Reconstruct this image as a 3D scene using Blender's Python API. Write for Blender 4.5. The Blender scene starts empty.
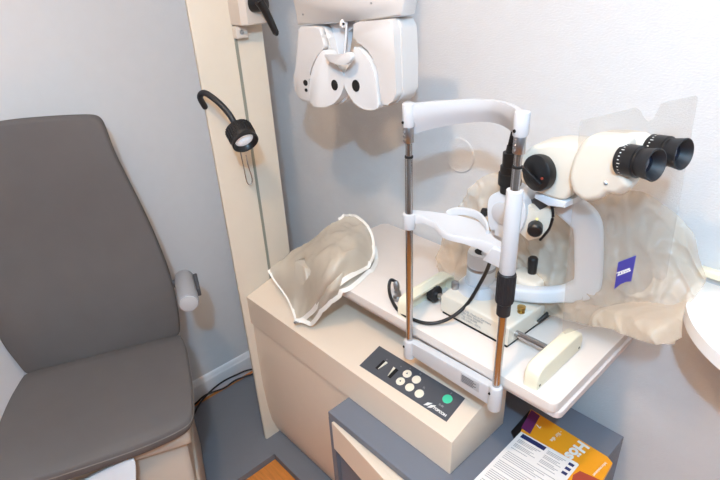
import bpy, bmesh, math, random
from mathutils import Vector, Matrix, noise
SC = bpy.context.scene
COL = SC.collection
# ------------------------------------------------------------------ camera
CAM = Vector((0, 0, 1.75)); F = 528.467
_a, _b, _c = 2.41621485, -0.48253883, -0.052853522
_f = Vector((math.cos(_b)*math.cos(_a), math.cos(_b)*math.sin(_a), math.sin(_b)))
_r = Vector((math.sin(_a), -math.cos(_a), 0)); _u = _r.cross(_f)
R_ = math.cos(_c)*_r + math.sin(_c)*_u; U_ = -math.sin(_c)*_r + math.cos(_c)*_u
cd = bpy.data.cameras.new('camera'); cam = bpy.data.objects.new('camera', cd); COL.objects.link(cam)
cd.sensor_width = 36; cd.lens = F*36/720; cd.clip_start = .02
cam.matrix_world = Matrix(((R_.x, U_.x, -_f.x, CAM.x), (R_.y, U_.y, -_f.y, CAM.y), (R_.z, U_.z, -_f.z, CAM.z), (0, 0, 0, 1)))
SC.camera = cam
# ------------------------------------------------------------------ light
vs = SC.view_settings
SC.display_settings.display_device = 'sRGB'
vs.view_transform = 'Standard'; vs.look = 'None'; vs.gamma = 1; vs.use_curve_mapping = False; vs.exposure = -0.10
w = bpy.data.worlds.new('room_ambient'); SC.world = w; w.use_nodes = True
w.node_tree.nodes['Background'].inputs[0].default_value = (1.0, .77, .55, 1)
w.node_tree.nodes['Background'].inputs[1].default_value = .62
def lamp(name, loc, color, power, size):
    l = bpy.data.lights.new(name, 'POINT'); l.color = color; l.energy = power; l.shadow_soft_size = size
    o = bpy.data.objects.new(name, l); o.location = loc; COL.objects.link(o); return o
lamp('camera_flash', (.22, -.24, 2.30), (.36, .68, 1.0), 96, .03)
lamp('ceiling_spot', (-.42, -.02, 2.46), (1.0, .66, .38), 40, .035)
al = bpy.data.lights.new('ceiling_bounce_fill', 'AREA'); al.shape = 'RECTANGLE'; al.size = 1.9; al.size_y = 1.9; al.color = (1.0, .73, .47); al.energy = 25  # added warm fill imitating light bounced off the ceiling, not a fitting
ao = bpy.data.objects.new('ceiling_bounce_fill', al); ao.location = (.35, -.50, 2.50); COL.objects.link(ao)
# ------------------------------------------------------------------ pixel -> point on a real plane
def ray(px, py):
    return (R_*(px-360) + U_*(240-py) + _f*F).normalized()
def at(px, py, **k):
    (a, v), = k.items(); i = 'xyz'.index(a); d = ray(px, py)
    return CAM + d*((v-CAM[i])/d[i])
def onp(px, py, p, n):
    d = ray(px, py); n = Vector(n); return CAM + d*((Vector(p)-CAM).dot(n)/d.dot(n))
# ------------------------------------------------------------------ materials
def srgb(c):
    return tuple(((v/255+.055)/1.055)**2.4 if v/255 > .04045 else v/255/12.92 for v in c)+(1,)
def mat(name, rgb, rough=.5, metal=0, bump=0, bscale=200, vary=0, vscale=20, coat=0, spec=.5, stretch=None, emit=0):
    m = bpy.data.materials.new(name); m.use_nodes = True; nt = m.node_tree; b = nt.nodes['Principled BSDF']
    c = srgb(rgb); b.inputs['Base Color'].default_value = c; b.inputs['Roughness'].default_value = rough
    b.inputs['Metallic'].default_value = metal; b.inputs['Coat Weight'].default_value = coat
    b.inputs['Specular IOR Level'].default_value = spec
    tc = nt.nodes.new('ShaderNodeTexCoord'); src = tc.outputs['Object']
    if stretch:
        mp = nt.nodes.new('ShaderNodeMapping'); mp.inputs['Scale'].default_value = stretch
        nt.links.new(src, mp.inputs['Vector']); src = mp.outputs['Vector']
    n = nt.nodes.new('ShaderNodeTexNoise'); n.inputs['Scale'].default_value = vscale; n.inputs['Detail'].default_value = 6
    nt.links.new(src, n.inputs['Vector'])
    mx = nt.nodes.new('ShaderNodeMixRGB'); v = vary if vary else .03
    mx.inputs[1].default_value = tuple(x*(1-v) for x in c[:3])+(1,); mx.inputs[2].default_value = tuple(min(1, x*(1+v)) for x in c[:3])+(1,)
    nt.links.new(n.outputs['Fac'], mx.inputs[0]); nt.links.new(mx.outputs[0], b.inputs['Base Color'])
    if bump:
        n2 = nt.nodes.new('ShaderNodeTexNoise'); n2.inputs['Scale'].default_value = bscale; n2.inputs['Detail'].default_value = 3
        nt.links.new(src, n2.inputs['Vector'])
        bp = nt.nodes.new('ShaderNodeBump'); bp.inputs['Strength'].default_value = bump; bp.inputs['Distance'].default_value = .002
        nt.links.new(n2.outputs['Fac'], bp.inputs['Height']); nt.links.new(bp.outputs['Normal'], b.inputs['Normal'])
    if emit:
        b.inputs['Emission Color'].default_value = (1, 1, 1, 1); b.inputs['Emission Strength'].default_value = emit
    return m
def film(name, rgb, opaque, rough=.3, trans=.5, bump=0, bscale=60, tint=(.99, .98, .96, 1)):
    m = mat(name, rgb, rough, bump=bump, bscale=bscale); nt = m.node_tree
    b = nt.nodes['Principled BSDF']; out = nt.nodes['Material Output']
    tr = nt.nodes.new('ShaderNodeBsdfTransparent'); tr.inputs[0].default_value = tint
    tl = nt.nodes.new('ShaderNodeBsdfTranslucent'); tl.inputs[0].default_value = srgb(rgb)
    m1 = nt.nodes.new('ShaderNodeMixShader'); m1.inputs[0].default_value = trans
    nt.links.new(b.outputs[0], m1.inputs[1]); nt.links.new(tl.outputs[0], m1.inputs[2])
    m2 = nt.nodes.new('ShaderNodeMixShader'); m2.inputs[0].default_value = opaque
    nt.links.new(tr.outputs[0], m2.inputs[1]); nt.links.new(m1.outputs[0], m2.inputs[2])
    nt.links.new(m2.outputs[0], out.inputs['Surface']); return m
M = {}
M['wall'] = mat('textured_wallpaper', (214, 213, 213), .85, bump=.85, bscale=150, spec=.25, stretch=(1, 1, 1.8))
M['wall_smooth'] = mat('painted_wall', (212, 212, 213), .8, bump=.2, bscale=120, spec=.2)
M['far_wall'] = mat('grey_room_wall', (150, 148, 145), .85)  # unseen walls, kept grey to weaken the light they bounce back
M['ceiling'] = mat('ceiling_paint', (225, 224, 220), .9)
M['skirting'] = mat('skirting_paint', (228, 228, 230), .45)
M['beige'] = mat('beige_laminate', (230, 212, 192), .42, vary=.02)
M['column'] = mat('beige_powder_coat', (214, 202, 184), .45, bump=.15, bscale=500)
M['strip'] = mat('grey_channel_strip', (140, 140, 128), .45)
M['table'] = mat('pale_table_laminate', (228, 218, 210), .38, vary=.02)
M['tedge'] = mat('table_edge_band', (222, 212, 208), .45)
M['tunder'] = mat('table_underside_board', (170, 150, 125), .6)
M['greybox'] = mat('blue_grey_laminate', (112, 117, 128), .5, bump=.2, bscale=400)
M['plate'] = mat('grey_floor_plate', (116, 118, 125), .55, bump=.25, bscale=400)
M['white'] = mat('white_enamel', (198, 199, 202), .3, coat=.2)
M['coolwhite'] = mat('pale_grey_enamel', (216, 221, 227), .3, coat=.2)
M['ivory'] = mat('ivory_enamel', (220, 214, 201), .35, coat=.15)
M['cream'] = mat('cream_plastic', (236, 229, 204), .45)
M['phor'] = mat('phoropter_shell', (204, 200, 197), .35, coat=.15)
M['shelf'] = mat('white_shelf_laminate', (242, 240, 238), .35)
M['disc'] = mat('white_face_disc', (216, 216, 216), .45)
M['black'] = mat('black_plastic', (22, 22, 24), .38)
M['rubber'] = mat('black_rubber', (30, 31, 35), .55)
M['hole'] = mat('dark_recess', (8, 8, 9), .7)
M['glass'] = mat('dark_lens_glass', (20, 28, 48), .08, coat=1)
M['chrome'] = mat('polished_steel', (186, 184, 184), .16, metal=1)
M['steel'] = mat('satin_steel', (175, 176, 180), .32, metal=1)
M['brass'] = mat('brass', (180, 150, 90), .3, metal=1)
M['fabric'] = mat('grey_upholstery', (100, 96, 95), .72, bump=.5, bscale=900, vary=.10, vscale=9, spec=.3)
M['piping'] = mat('grey_seam_piping', (122, 116, 112), .7)
M['chairbase'] = mat('chair_base_shell', (190, 178, 164), .45)
M['armgrey'] = mat('grey_vinyl', (150, 150, 153), .5)
M['darkgrey'] = mat('dark_grey_plastic', (70, 70, 74), .5)
M['bracket'] = mat('carriage_enamel', (208, 196, 184), .4)
M['panel'] = mat('control_panel_film', (82, 84, 90), .4)
M['button'] = mat('cream_button', (240, 232, 212), .5)
M['green'] = mat('green_button', (70, 205, 160), .45)
M['print'] = mat('white_print', (232, 230, 225), .6)
M['greyprint'] = mat('grey_print', (150, 150, 152), .7)
M['label'] = mat('grey_label', (176, 176, 178), .5)
M['blue'] = mat('blue_violet_print', (62, 58, 150), .45)
M['navy'] = mat('navy_print', (28, 40, 92), .6)
M['paper'] = mat('white_paper', (236, 232, 228), .6)
M['orange'] = mat('orange_cover', (240, 160, 32), .35, vary=.08, vscale=14)
M['purple'] = mat('purple_print', (104, 36, 92), .5)
M['red'] = mat('red_brown_print', (170, 70, 50), .5)
M['cable'] = mat('black_cable', (24, 24, 27), .45)
M['zip'] = mat('white_zip_tape', (238, 234, 226), .6, bump=.6, bscale=700)
M['vinyl'] = film('milky_vinyl', (222, 211, 194), .80, .22, .25, bump=.4, bscale=30)
M['vinyl_pale'] = film('crumpled_clear_vinyl', (242, 226, 204), .45, .20, .30, bump=.5, bscale=26)
M['acrylic'] = film('clear_acrylic', (200, 194, 188), .13, .06, .0, tint=(.965, .955, .945, 1))
M['lens'] = mat('pale_lamp_glass', (235, 240, 248), .1, emit=.25)  # pale glass with a weak white emission
# wood floor
m = mat('orange_wood_floor', (206, 128, 58), .4, vary=.35, vscale=6, stretch=(2, 22, 2)); M['wood'] = m
# ------------------------------------------------------------------ mesh helpers
def link(name, me, m, parent=None, smooth=False):
    o = bpy.data.objects.new(name, me); COL.objects.link(o)
    if m is not None and not me.materials: me.materials.append(m)
    if smooth:
        for p in me.polygons: p.use_smooth = True
    if parent: o.parent = parent; o.matrix_parent_inverse = parent.matrix_world.inverted()
    return o
def obj(name, bm, m, parent=None, smooth=True, angle=35):
    bmesh.ops.remove_doubles(bm, verts=bm.verts, dist=1e-6)
    bmesh.ops.recalc_face_normals(bm, faces=bm.faces)
    me = bpy.data.meshes.new(name); bm.to_mesh(me); bm.free()
    if smooth:
        for p in me.polygons: p.use_smooth = True
        me.set_sharp_from_angle(angle=math.radians(angle))
    return link(name, me, m, parent)
def tag(o, label, cat, group=None, kind=None):
    if label: o['label'] = label
    if cat: o['category'] = cat
    if group: o['group'] = group
    if kind: o['kind'] = kind
    return o
def thing(name, label, cat, loc=(0, 0, 0), rotz=0, group=None):
    o = bpy.data.objects.new(name, None); COL.objects.link(o); o.empty_display_size = .05
    o.location = loc; o.rotation_euler = (0, 0, rotz)
    o.matrix_world = Matrix.Translation(loc) @ Matrix.Rotation(rotz, 4, 'Z')
    return tag(o, label, cat, group)
def local(name, bm, m, parent, smooth=True, angle=35):
    """mesh given in the parent's own frame"""
    o = obj(name, bm, m, None, smooth, angle); o.parent = parent; return o
def bx(bm, lo, hi, bev=0, seg=3):
    lo = Vector(lo); hi = Vector(hi)
    r = bmesh.ops.create_cube(bm, size=1); vv = r['verts']
    for v in vv: v.co = Vector([(lo[i]+hi[i])/2 + v.co[i]*(hi[i]-lo[i]) for i in range(3)])
    if bev:
        ed = list({e for v in vv for e in v.link_edges})
        bmesh.ops.bevel(bm, geom=ed, offset=bev, segments=seg, affect='EDGES', profile=.5)
    return bm
def box(lo, hi, bev=0, seg=3): return bx(bmesh.new(), lo, hi, bev, seg)
def frame(d):
    d = Vector(d).normalized(); a = Vector((0, 0, 1)) if abs(d.z) < .9 else Vector((1, 0, 0))
    s = d.cross(a).normalized(); return s, s.cross(d).normalized(), d
def lathe(bm, base, axis, prof, n=32, caps=True):
    """prof: list of (distance along axis, radius)"""
    s, t, d = frame(axis); base = Vector(base); rings = []
    for h, r in prof:
        if r < 1e-6: rings.append([bm.verts.new(base+d*h)])
        else: rings.append([bm.verts.new(base+d*h+(s*math.cos(2*math.pi*k/n)+t*math.sin(2*math.pi*k/n))*r) for k in range(n)])
    for A, B in zip(rings, rings[1:]):
        if len(A) == 1 and len(B) == 1: continue
        for k in range(n):
            k2 = (k+1) % n
            if len(A) == 1: bm.faces.new((A[0], B[k], B[k2]))
            elif len(B) == 1: bm.faces.new((A[k], B[0], A[k2]))
            else: bm.faces.new((A[k], A[k2], B[k2], B[k]))
    if caps:
        for r_ in (rings[0], rings[-1]):
            if len(r_) > 1: bm.faces.new(r_)
    return bm
def cyl(a, b, r, bev=0, n=32, bm=None):
    a = Vector(a); b = Vector(b); L = (b-a).length; bm = bm or bmesh.new()
    if bev: pr = [(0, r-bev), (bev*.3, r-bev*.3), (bev, r), (L-bev, r), (L-bev*.3, r-bev*.3), (L, r-bev)]
    else: pr = [(0, r), (L, r)]
    return lathe(bm, a, b-a, pr, n)
def smoothpath(pts, n=8):
    P = [Vector(p) for p in pts]; out = []
    for i in range(len(P)-1):
        p0 = P[max(i-1, 0)]; p1 = P[i]; p2 = P[i+1]; p3 = P[min(i+2, len(P)-1)]
        for k in range(n):
            t = k/n
            out.append(.5*((2*p1)+(p2-p0)*t+(2*p0-5*p1+4*p2-p3)*t*t+(3*p1-p0-3*p2+p3)*t**3))
    out.append(P[-1]); return out
def sweep(path, section, bm=None, up=(0, 0, 1), close=True):
    """section: callable(i/n)->list of (side, up) offsets, or list"""
    bm = bm or bmesh.new(); up = Vector(up); rings = []; N = len(path)
    for i, p in enumerate(path):
        d = (path[min(i+1, N-1)]-path[max(i-1, 0)]).normalized()
        s = d.cross(up)
        s = s.normalized() if s.length > 1e-4 else Vector((1, 0, 0))
        t = s.cross(d).normalized()
        sec = section(i/(N-1)) if callable(section) else section
        rings.append([bm.verts.new(p+s*x+t*y) for x, y in sec])
    for A, B in zip(rings, rings[1:]):
        n = len(A)
        for k in range(n if close else n-1):
            bm.faces.new((A[k], A[(k+1) % n], B[(k+1) % n], B[k]))
    if close: bm.faces.new(rings[0]); bm.faces.new(rings[-1])
    return bm
def circ(r, n=14): return [(r*math.cos(2*math.pi*k/n), r*math.sin(2*math.pi*k/n)) for k in range(n)]
def tube(pts, r, n=8, bm=None): return sweep(smoothpath(pts, n), circ(r), bm)
def rrect(w_, h_, r, n=4):
    o = []
    for cx, cy, a0 in ((w_/2-r, h_/2-r, 0), (-w_/2+r, h_/2-r, 90), (-w_/2+r, -h_/2+r, 180), (w_/2-r, -h_/2+r, 270)):
        for k in range(n+1):
            a = math.radians(a0+90*k/n); o.append((cx+r*math.cos(a), cy+r*math.sin(a)))
    return o
def prism(pts, vec, bev=0, seg=3, bm=None):
    """polygon (list of Vectors) extruded by vec; bevelled on its rims"""
    bm = bm or bmesh.new(); vec = Vector(vec)
    A = [bm.verts.new(p) for p in pts]; B = [bm.verts.new(Vector(p)+vec) for p in pts]; n = len(A)
    fa = bm.faces.new(A); fb = bm.faces.new(B[::-1])
    for k in range(n): bm.faces.new((A[k], B[k], B[(k+1) % n], A[(k+1) % n]))
    if bev:
        ed = list(fa.edges)+list(fb.edges)
        bmesh.ops.bevel(bm, geom=ed, offset=bev, segments=seg, affect='EDGES', profile=.5, clamp_overlap=True)
    return bm
def pillow(pts, vec, bev, seg=5):
    """outline extruded by vec, its rims rounded towards the middle"""
    vec = Vector(vec); L = vec.length; d = vec/L; P = [Vector(p) for p in pts]; c = sum(P, Vector())/len(P)
    prof = [(bev*(1-math.cos(k*math.pi/2/seg)), bev*(1-math.sin(k*math.pi/2/seg))) for k in range(seg+1)]
    prof += [(L-h, i) for h, i in prof[::-1]]
    bm = bmesh.new(); rings = [[bm.verts.new(p+d*h+(c-p).normalized()*i) for p in P] for h, i in prof]
    n = len(P)
    for A, B in zip(rings, rings[1:]):
        for k in range(n): bm.faces.new((A[k], A[(k+1) % n], B[(k+1) % n], B[k]))
    bm.faces.new(rings[0]); bm.faces.new(rings[-1]); return bm
def closed(pts, n=3, r=.22):
    """closed outline with its corners rounded by corner cutting"""
    P = [Vector(p) for p in pts]
    for _ in range(min(n, 3)):
        Q = []
        for i in range(len(P)):
            a, b = P[i], P[(i+1) % len(P)]
            Q += [a.lerp(b, r), a.lerp(b, 1-r)]
        P = Q
    return P
def text(body, size, org, xd, yd, m, parent, name='lettering', lift=.0006, bold=0, align='LEFT'):
    cu = bpy.data.curves.new('t', 'FONT'); cu.body = body; cu.size = size; cu.offset = bold; cu.align_x = align
    cu.extrude = .0002; cu.resolution_u = 3
    to = bpy.data.objects.new('t', cu); COL.objects.link(to)
    dg = bpy.context.evaluated_depsgraph_get(); dg.update()
    me = bpy.data.meshes.new_from_object(to.evaluated_get(dg)); bpy.data.objects.remove(to)
    xd = Vector(xd).normalized(); yd = Vector(yd); yd = (yd-xd*yd.dot(xd)).normalized(); z = xd.cross(yd)
    me.transform(Matrix(((xd.x, yd.x, z.x, org[0]+z.x*lift), (xd.y, yd.y, z.y, org[1]+z.y*lift), (xd.z, yd.z, z.z, org[2]+z.z*lift), (0, 0, 0, 1))))
    me.name = name; me.materials.clear(); return link(name, me, m, parent)
def gridsurf(ctrl, nu=8, nv=8, disp=None):
    """smooth surface through a rectangular net of points -> list of rows"""
    rows = [smoothpath(r, nu) for r in ctrl]; cols = [smoothpath(list(c), nv) for c in zip(*rows)]
    g = [list(r) for r in zip(*cols)]
    if disp: g = [[disp(p) for p in r] for r in g]
    return g
def gridmesh(g, bm=None):
    bm = bm or bmesh.new(); V = [[bm.verts.new(p) for p in r] for r in g]
    for i in range(len(V)-1):
        for j in range(len(V[0])-1): bm.faces.new((V[i][j], V[i][j+1], V[i+1][j+1], V[i+1][j]))
    return bm
def ribbon(path, width_dir, wd, th=.0012):
    return sweep(path, [(-wd/2, -th), (wd/2, -th), (wd/2, th), (-wd/2, th)], up=width_dir)
V = Vector
# ================================================================== THE SETTING
WX, WY = -1.90, 1.20
tag(obj('floor', box((-2.1, -2.6, -.05), (1.9, 1.4, 0)), M['wood'], smooth=False), None, None, kind='structure')
tag(obj('wall_back', box((-2.1, WY, 0), (1.9, WY+.1, 2.52)), M['wall'], smooth=False), None, None, kind='structure')
tag(obj('wall_left', box((WX-.1, -2.6, 0), (WX, WY, 2.52)), M['wall_smooth'], smooth=False), None, None, kind='structure')
tag(obj('ceiling', box((-2.1, -2.6, 2.52), (1.9, 1.4, 2.6)), M['ceiling'], smooth=False), None, None, kind='structure')
prof = [(0, 0), (.016, 0), (.016, .085), (.012, .092), (.010, .100), (.006, .108), (0, .112)]
tag(obj('baseboard_left', prism([V((WX+x, -2.6, z)) for x, z in prof], (0, 2.6+WY, 0)), M['skirting'], smooth=False), None, None, kind='structure')
tag(obj('wall_front', box((-2.1, -2.7, 0), (1.9, -2.6, 2.52)), M['far_wall'], smooth=False), None, None, kind='structure')
tag(obj('wall_right', box((1.9, -2.7, 0), (2.0, WY+.1, 2.52)), M['far_wall'], smooth=False), None, None, kind='structure')
tag(obj('baseboard_back', prism([V((WX+.016, WY-x, z)) for x, z in prof], (3.7, 0, 0)), M['skirting'], smooth=False), None, None, kind='structure')
# ledge rail on the back wall behind the round shelf
tag(obj('trim_1', box((-.238, WY-.02, 1.118), (1.2, WY, 1.135), .003), M['cream'], smooth=True), None, None, kind='structure')
# ceiling lamp fitting that carries the warm spot
lf = thing('ceiling_lamp', 'small round white ceiling spot over the examination area', 'lamp', (-.42, -.02, 2.52))
bm = bmesh.new(); lathe(bm, (0, 0, 0), (0, 0, -1), [(0, .06), (.012, .06), (.014, .055), (.014, .045), (.004, .045)], caps=False)
local('lamp_ring', bm, M['white'], lf)

# floor plate (L-shaped) of the refraction unit
pz = .03
pl_pts = [(-1.838, -.6), (-1.37, -.6), (-1.37, .697), (-.25, .697), (-.25, 1.18), (-1.838, 1.18)]
fp = obj('floor_plate', prism([V((x, y, 0)) for x, y in pl_pts], (0, 0, pz), .003, 2), M['plate'], smooth=True)
tag(fp, 'flat blue-grey floor plate under the chair and the beige column', 'floor plate')

# ================================================================== EXAMINATION CHAIR
ch = thing('examination_chair', 'large grey upholstered examination chair with beige base by the left wall', 'chair', (-1.693, .293, pz), math.radians(-21.55))
SH = .6-pz
def outline_mesh(P, th, bev, dome=0):
    return P
# local frame: x forward, y to the right side in the photo, z up (from the plate)
def cushion(outline, origin, ex, ey, en, th, bulge, m, name, parent, edge=.02):
    """thick upholstered pad: outline in (u,v); top domed by bulge, rims rounded"""
    N = len(outline); cu = sum(p[0] for p in outline)/N; cv = sum(p[1] for p in outline)/N
    bm = bmesh.new(); rings = []
    levels = [(1.0, -th), (1.0, -th+edge*.6)]
    levels = [(.97, -th), (1.0, -th+edge), (1.0, -edge)] + [(1-edge*k_*1.6, -edge*(1-math.sin(a))) for k_, a in ((.25, .7), (.6, 1.2), (1.0, 1.57))]
    inner = [.85, .65, .45, .25]
    def pt(u, v, h): return origin+ex*u+ey*v+en*h
    for s, h in levels: rings.append([bm.verts.new(pt(cu+(u-cu)*s, cv+(v-cv)*s, h)) for u, v in outline])
    for s in inner: rings.append([bm.verts.new(pt(cu+(u-cu)*s, cv+(v-cv)*s, bulge(cu+(u-cu)*s, cv+(v-cv)*s))) for u, v in outline])
    for A, B in zip(rings, rings[1:]):
        for k in range(N): bm.faces.new((A[k], A[(k+1) % N], B[(k+1) % N], B[k]))
    c = bm.verts.new(pt(cu, cv, bulge(cu, cv)))
    for k in range(N): bm.faces.new((rings[-1][k], rings[-1][(k+1) % N], c))
    bm.faces.new(rings[0][::-1])
    return local(name, bm, m, parent, angle=50), rings
X, Y, Z = V((1, 0, 0)), V((0, 1, 0)), V((0, 0, 1))
def sm2(pts, n=6): return [(p.x, p.y) for p in closed([V((a, b, 0)) for a, b in pts], n)]
seat_o = sm2([(.0, -.245), (.03, -.255), (.12, -.275), (.25, -.287), (.38, -.28), (.445, -.26), (.478, -.22), (.488, -.15), (.485, 0), (.478, .12), (.462, .20), (.445, .243), (.41, .258), (.32, .266), (.18, .268), (.08, .266), (.02, .258), (0, .25), (0, .1), (0, -.1)])
def seat_b(u, v):
    return -.006*math.exp(-((u-.22)/.13)**2)+.004-.010*math.exp(-(v/.12)**2)*math.exp(-((u-.1)/.15)**2)
seat, sr = cushion(seat_o, V((0, 0, SH)), X, Y, Z, .045, seat_b, M['fabric'], 'seat', ch, .016)
c0 = [(u*.995, v*.995) for u, v in seat_o]
local('seam_piping', sweep([V((u*1.0, v*1.0, SH-.016)) for u, v in seat_o]+[V((seat_o[0][0], seat_o[0][1], SH-.016))], circ(.0016, 6)), M['piping'], seat)
rec = math.radians(5); up = (Z*math.cos(rec)-X*math.sin(rec)); nn = (X*math.cos(rec)+Z*math.sin(rec))
back_o = sm2([(-.245, -.03), (-.258, .02), (-.275, .09), (-.284, .16), (-.275, .30), (-.248, .42), (-.222, .55), (-.200, .68), (-.188, .755), (-.176, .785), (-.155, .795), (-.05, .80), (.06, .795), (.15, .787), (.174, .780), (.187, .762), (.194, .67), (.212, .58), (.233, .48), (.252, .37), (.268, .24), (.270, .13), (.262, .03), (.25, -.03), (.1, -.035), (-.1, -.035)])
def back_b(u, v):
    return .012*math.exp(-((v-.16)/.12)**2)-.010*math.exp(-((v-.42)/.15)**2)-.010*math.exp(-(u/.10)**2)+.006
back, br_ = cushion(back_o, V((0, 0, SH+.004)), Y, up, nn, .055, back_b, M['fabric'], 'backrest', ch, .022)
for sgn in (1, -1):
    cy = .312*sgn
    arm = local('armrest', cyl((.055, cy, .85-pz), (.222, cy, .85-pz), .0315, .006), M['armgrey'], ch)
    local('end_cap', cyl((.220, cy, .85-pz), (.226, cy, .85-pz), .027, .002), M['label'], arm)
    local('pivot_bracket', box((.07, cy+sgn*.030, .835-pz), (.17, cy+sgn*.042, .865-pz), .003), M['darkgrey'], arm)
    local('arm_hinge', cyl((.075, sgn*.275, .845-pz), (.075, cy-sgn*.01, .85-pz), .014, .003), M['darkgrey'], arm)
local('seat_pan', box((.0, -.235, SH-.105), (.435, .235, SH-.04), .012), M['chairbase'], ch)
# shell below the seat: two lapped side covers and a curved white front plate
def shell(y0, y1, x1t, x1b, zt, zb, bev=.02):
    return prism([V((-.02, y0, zb)), V((x1b, y0, zb)), V((x1b-.01, y0, (zt+zb)/2)), V((x1t, y0, zt)), V((-.02, y0, zt))], (0, y1-y0, 0), bev)
local('base_cover', shell(-.17, .215, .40, .44, SH-.105, .20), M['chairbase'], ch)
local('lower_cover', shell(-.18, .225, .47, .50, .26, 0, .015), M['chairbase'], ch)
fp_pts = closed([V((.445, -.15, .45)), V((.447, -.02, .49)), V((.45, .075, .512)), V((.465, .083, .50)), V((.48, .068, .44)), V((.515, .06, .33)), V((.53, .065, .24)), V((.50, -.15, .25))], 2)
local('front_plate', prism(fp_pts, (.012, 0, .004), .003), M['coolwhite'], ch)
local('tilt_knob', cyl((.40, -.20, .43), (.455, -.205, .425), .022, .004), M['black'], ch)
local('back_support', prism([V((-.06, -.12, SH-.1)), V((.0, -.12, SH-.1)), V((-.07, -.12, SH+.42)), V((-.10, -.12, SH+.42))], (0, .24, 0), .004), M['darkgrey'], ch)

# ================================================================== COLUMN
col = thing('instrument_column', 'tall beige instrument column with grey slot, standing in the corner', 'column', (-1.47, .83, pz))
cx = -1.45
cp = [(cx, .718), (cx, .938), (cx-.02, .948), (cx-.085, .948), (cx-.085, .775), (cx-.045, .735), (cx-.014, .714), (cx-.004, .713)]
bm = prism([V((x, y, pz)) for x, y in cp], (0, 0, 2.45-pz))
obj('post', bm, M['column'], col, angle=50)
obj('slot_strip', box((cx-.004, .838, .75), (cx+.0015, .848, 2.4)), M['strip'], col, smooth=False)
# carriage bracket
br = obj('carriage', prism([V((cx, .835, 1.608)), V((cx+.055, .835, 1.608)), V((cx+.068, .85, 1.608)), V((cx+.068, .905, 1.608)), V((cx+.055, .925, 1.608)), V((cx, .925, 1.608))], (0, 0, .30), .006), M['bracket'], col)
blk = obj('stop_block', box((cx, .836, 1.572), (cx+.022, .874, 1.606), .003), M['bracket'], br)
obj('stop_screw', cyl((cx+.022, .853, 1.589), (cx+.025, .853, 1.589), .0065, .001), M['steel'], br)
kn = obj('lever_hub', cyl(at(251, 4, x=cx+.06), at(266, 3, x=cx+.10), .022, .004), M['black'], br)
a0, a1 = at(259, 1, x=cx+.105), at(276, 33, x=cx+.115)
bm = sweep(smoothpath([a0, a0.lerp(a1, .4)+V((0, 0, .006)), a1], 8), lambda t: circ(.0135-.0045*t, 14)); lathe(bm, a1, (a1-a0), [(-.002, .009), (.003, .0075), (.007, .004), (.009, 0)], 14)
obj('clamp_lever', bm, M['black'], kn)

# gooseneck lamp
gl = thing('gooseneck_lamp', 'small black gooseneck reading lamp clipped to the beige column', 'lamp', (-1.47, .73, 1.40))
g0 = at(205, 107, x=-1.455); g1 = at(200, 97, x=-1.42); g2 = at(205, 93, x=-1.39); g3 = at(218, 102, x=-1.35); g4 = at(229, 114, x=-1.32); g5 = at(236, 126, x=-1.30)
obj('flexible_arm', tube([g0, g1, g2, g3, g4, g5], .0085), M['rubber'], gl)
hb = at(237, 127, x=-1.30); ht = at(251, 149, x=-1.262); hd = (ht-hb)
hdn = (hd.normalized()*.8+V((.60, -.30, -.05))).normalized()
bm = lathe(bmesh.new(), hb, hdn, [(-.004, .012), (0, .028), (.006, .036), (.05, .037), (.052, .036)], 40, caps=False)
for k in range(40):
    pass
s, t, d = frame(hdn)
for k in range(26):
    a = 2*math.pi*k/26; c_ = s*math.cos(a)+t*math.sin(a)
    cyl(hb+hdn*.008+c_*.0365, hb+hdn*.040+c_*.0365, .0022, 0, 6, bm)
hh = obj('lamp_head', bm, M['black'], gl)
obj('bezel', lathe(bmesh.new(), hb, hdn, [(.050, .037), (.060, .0375), (.062, .035), (.060, .032), (.048, .026)], 40, caps=False), M['black'], hh)
obj('lens', lathe(bmesh.new(), hb, hdn, [(.048, .026), (.052, .020), (.054, .010), (.0545, 0)], 32, caps=False), M['lens'], hh)
# wire hook
hk = at(240, 152, x=cx+.012)
pts = [at(240, 150, x=cx+.010), at(243, 164, x=cx+.012), at(247, 182, x=cx+.016), at(251, 184, x=cx+.017), at(252, 178, x=cx+.016), at(248, 165, x=cx+.014), at(246, 155, x=cx+.004)]
tag(obj('wire_hook', tube(pts, .0018), M['chrome']), 'thin bent steel wire hook on the column under the reading lamp', 'hook')

# ================================================================== PHOROPTER
PY = .85
def P(zx, zy, y=PY): return at(280+zx/4.367, zy/4.367, y=y)
ph = thing('phoropter', 'white phoropter with two round face discs hanging in front of the wall', 'phoropter', (-.96, .90, 1.43))
bm = prism([P(52, -60), P(60, 10), P(75, 110), P(330, 90), P(528, 69), P(540, 0), P(546, -60)], (0, .045, 0), .006, 4)
beam = obj('beam', bm, M['phor'], ph, angle=40)
for q in ((100, 63), (398, 14)): obj('screw', cyl(P(*q, PY-.001), P(*q, PY)+V((0, .002, 0)), .0022, 0, 12), M['steel'], beam)
obj('support_arm', box((-1.0, .90, 1.70), (-.92, .95, 1.88), .006), M['phor'], ph)
obj('swing_arm', sweep([V((-.94, .925, 1.86)), V((-1.2, .90, 1.87)), V((cx+.03, .88, 1.87))], rrect(.06, .05, .012)), M['phor'], ph)
def raised(pts, y0_, y1_, inset, name, par, m, bev=.004):
    # front plate bevelled back towards its rear outline
    return obj(name, prism([p+V((0, y0_, 0)) for p in pts], (0, y1_-y0_, 0), bev, 4), m, par, angle=60)
L = closed([P(84, 113), P(84, 200), P(78, 280), P(62, 345), P(74, 400), P(90, 434), P(150, 455), P(240, 462), P(290, 430), P(300, 370), P(300, 320), P(270, 290), P(218, 260), P(200, 180), P(178, 113)], 2, .13)
lb = raised(L, .010, .045, 0, 'lens_housing', ph, M['phor'], .006)
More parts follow.
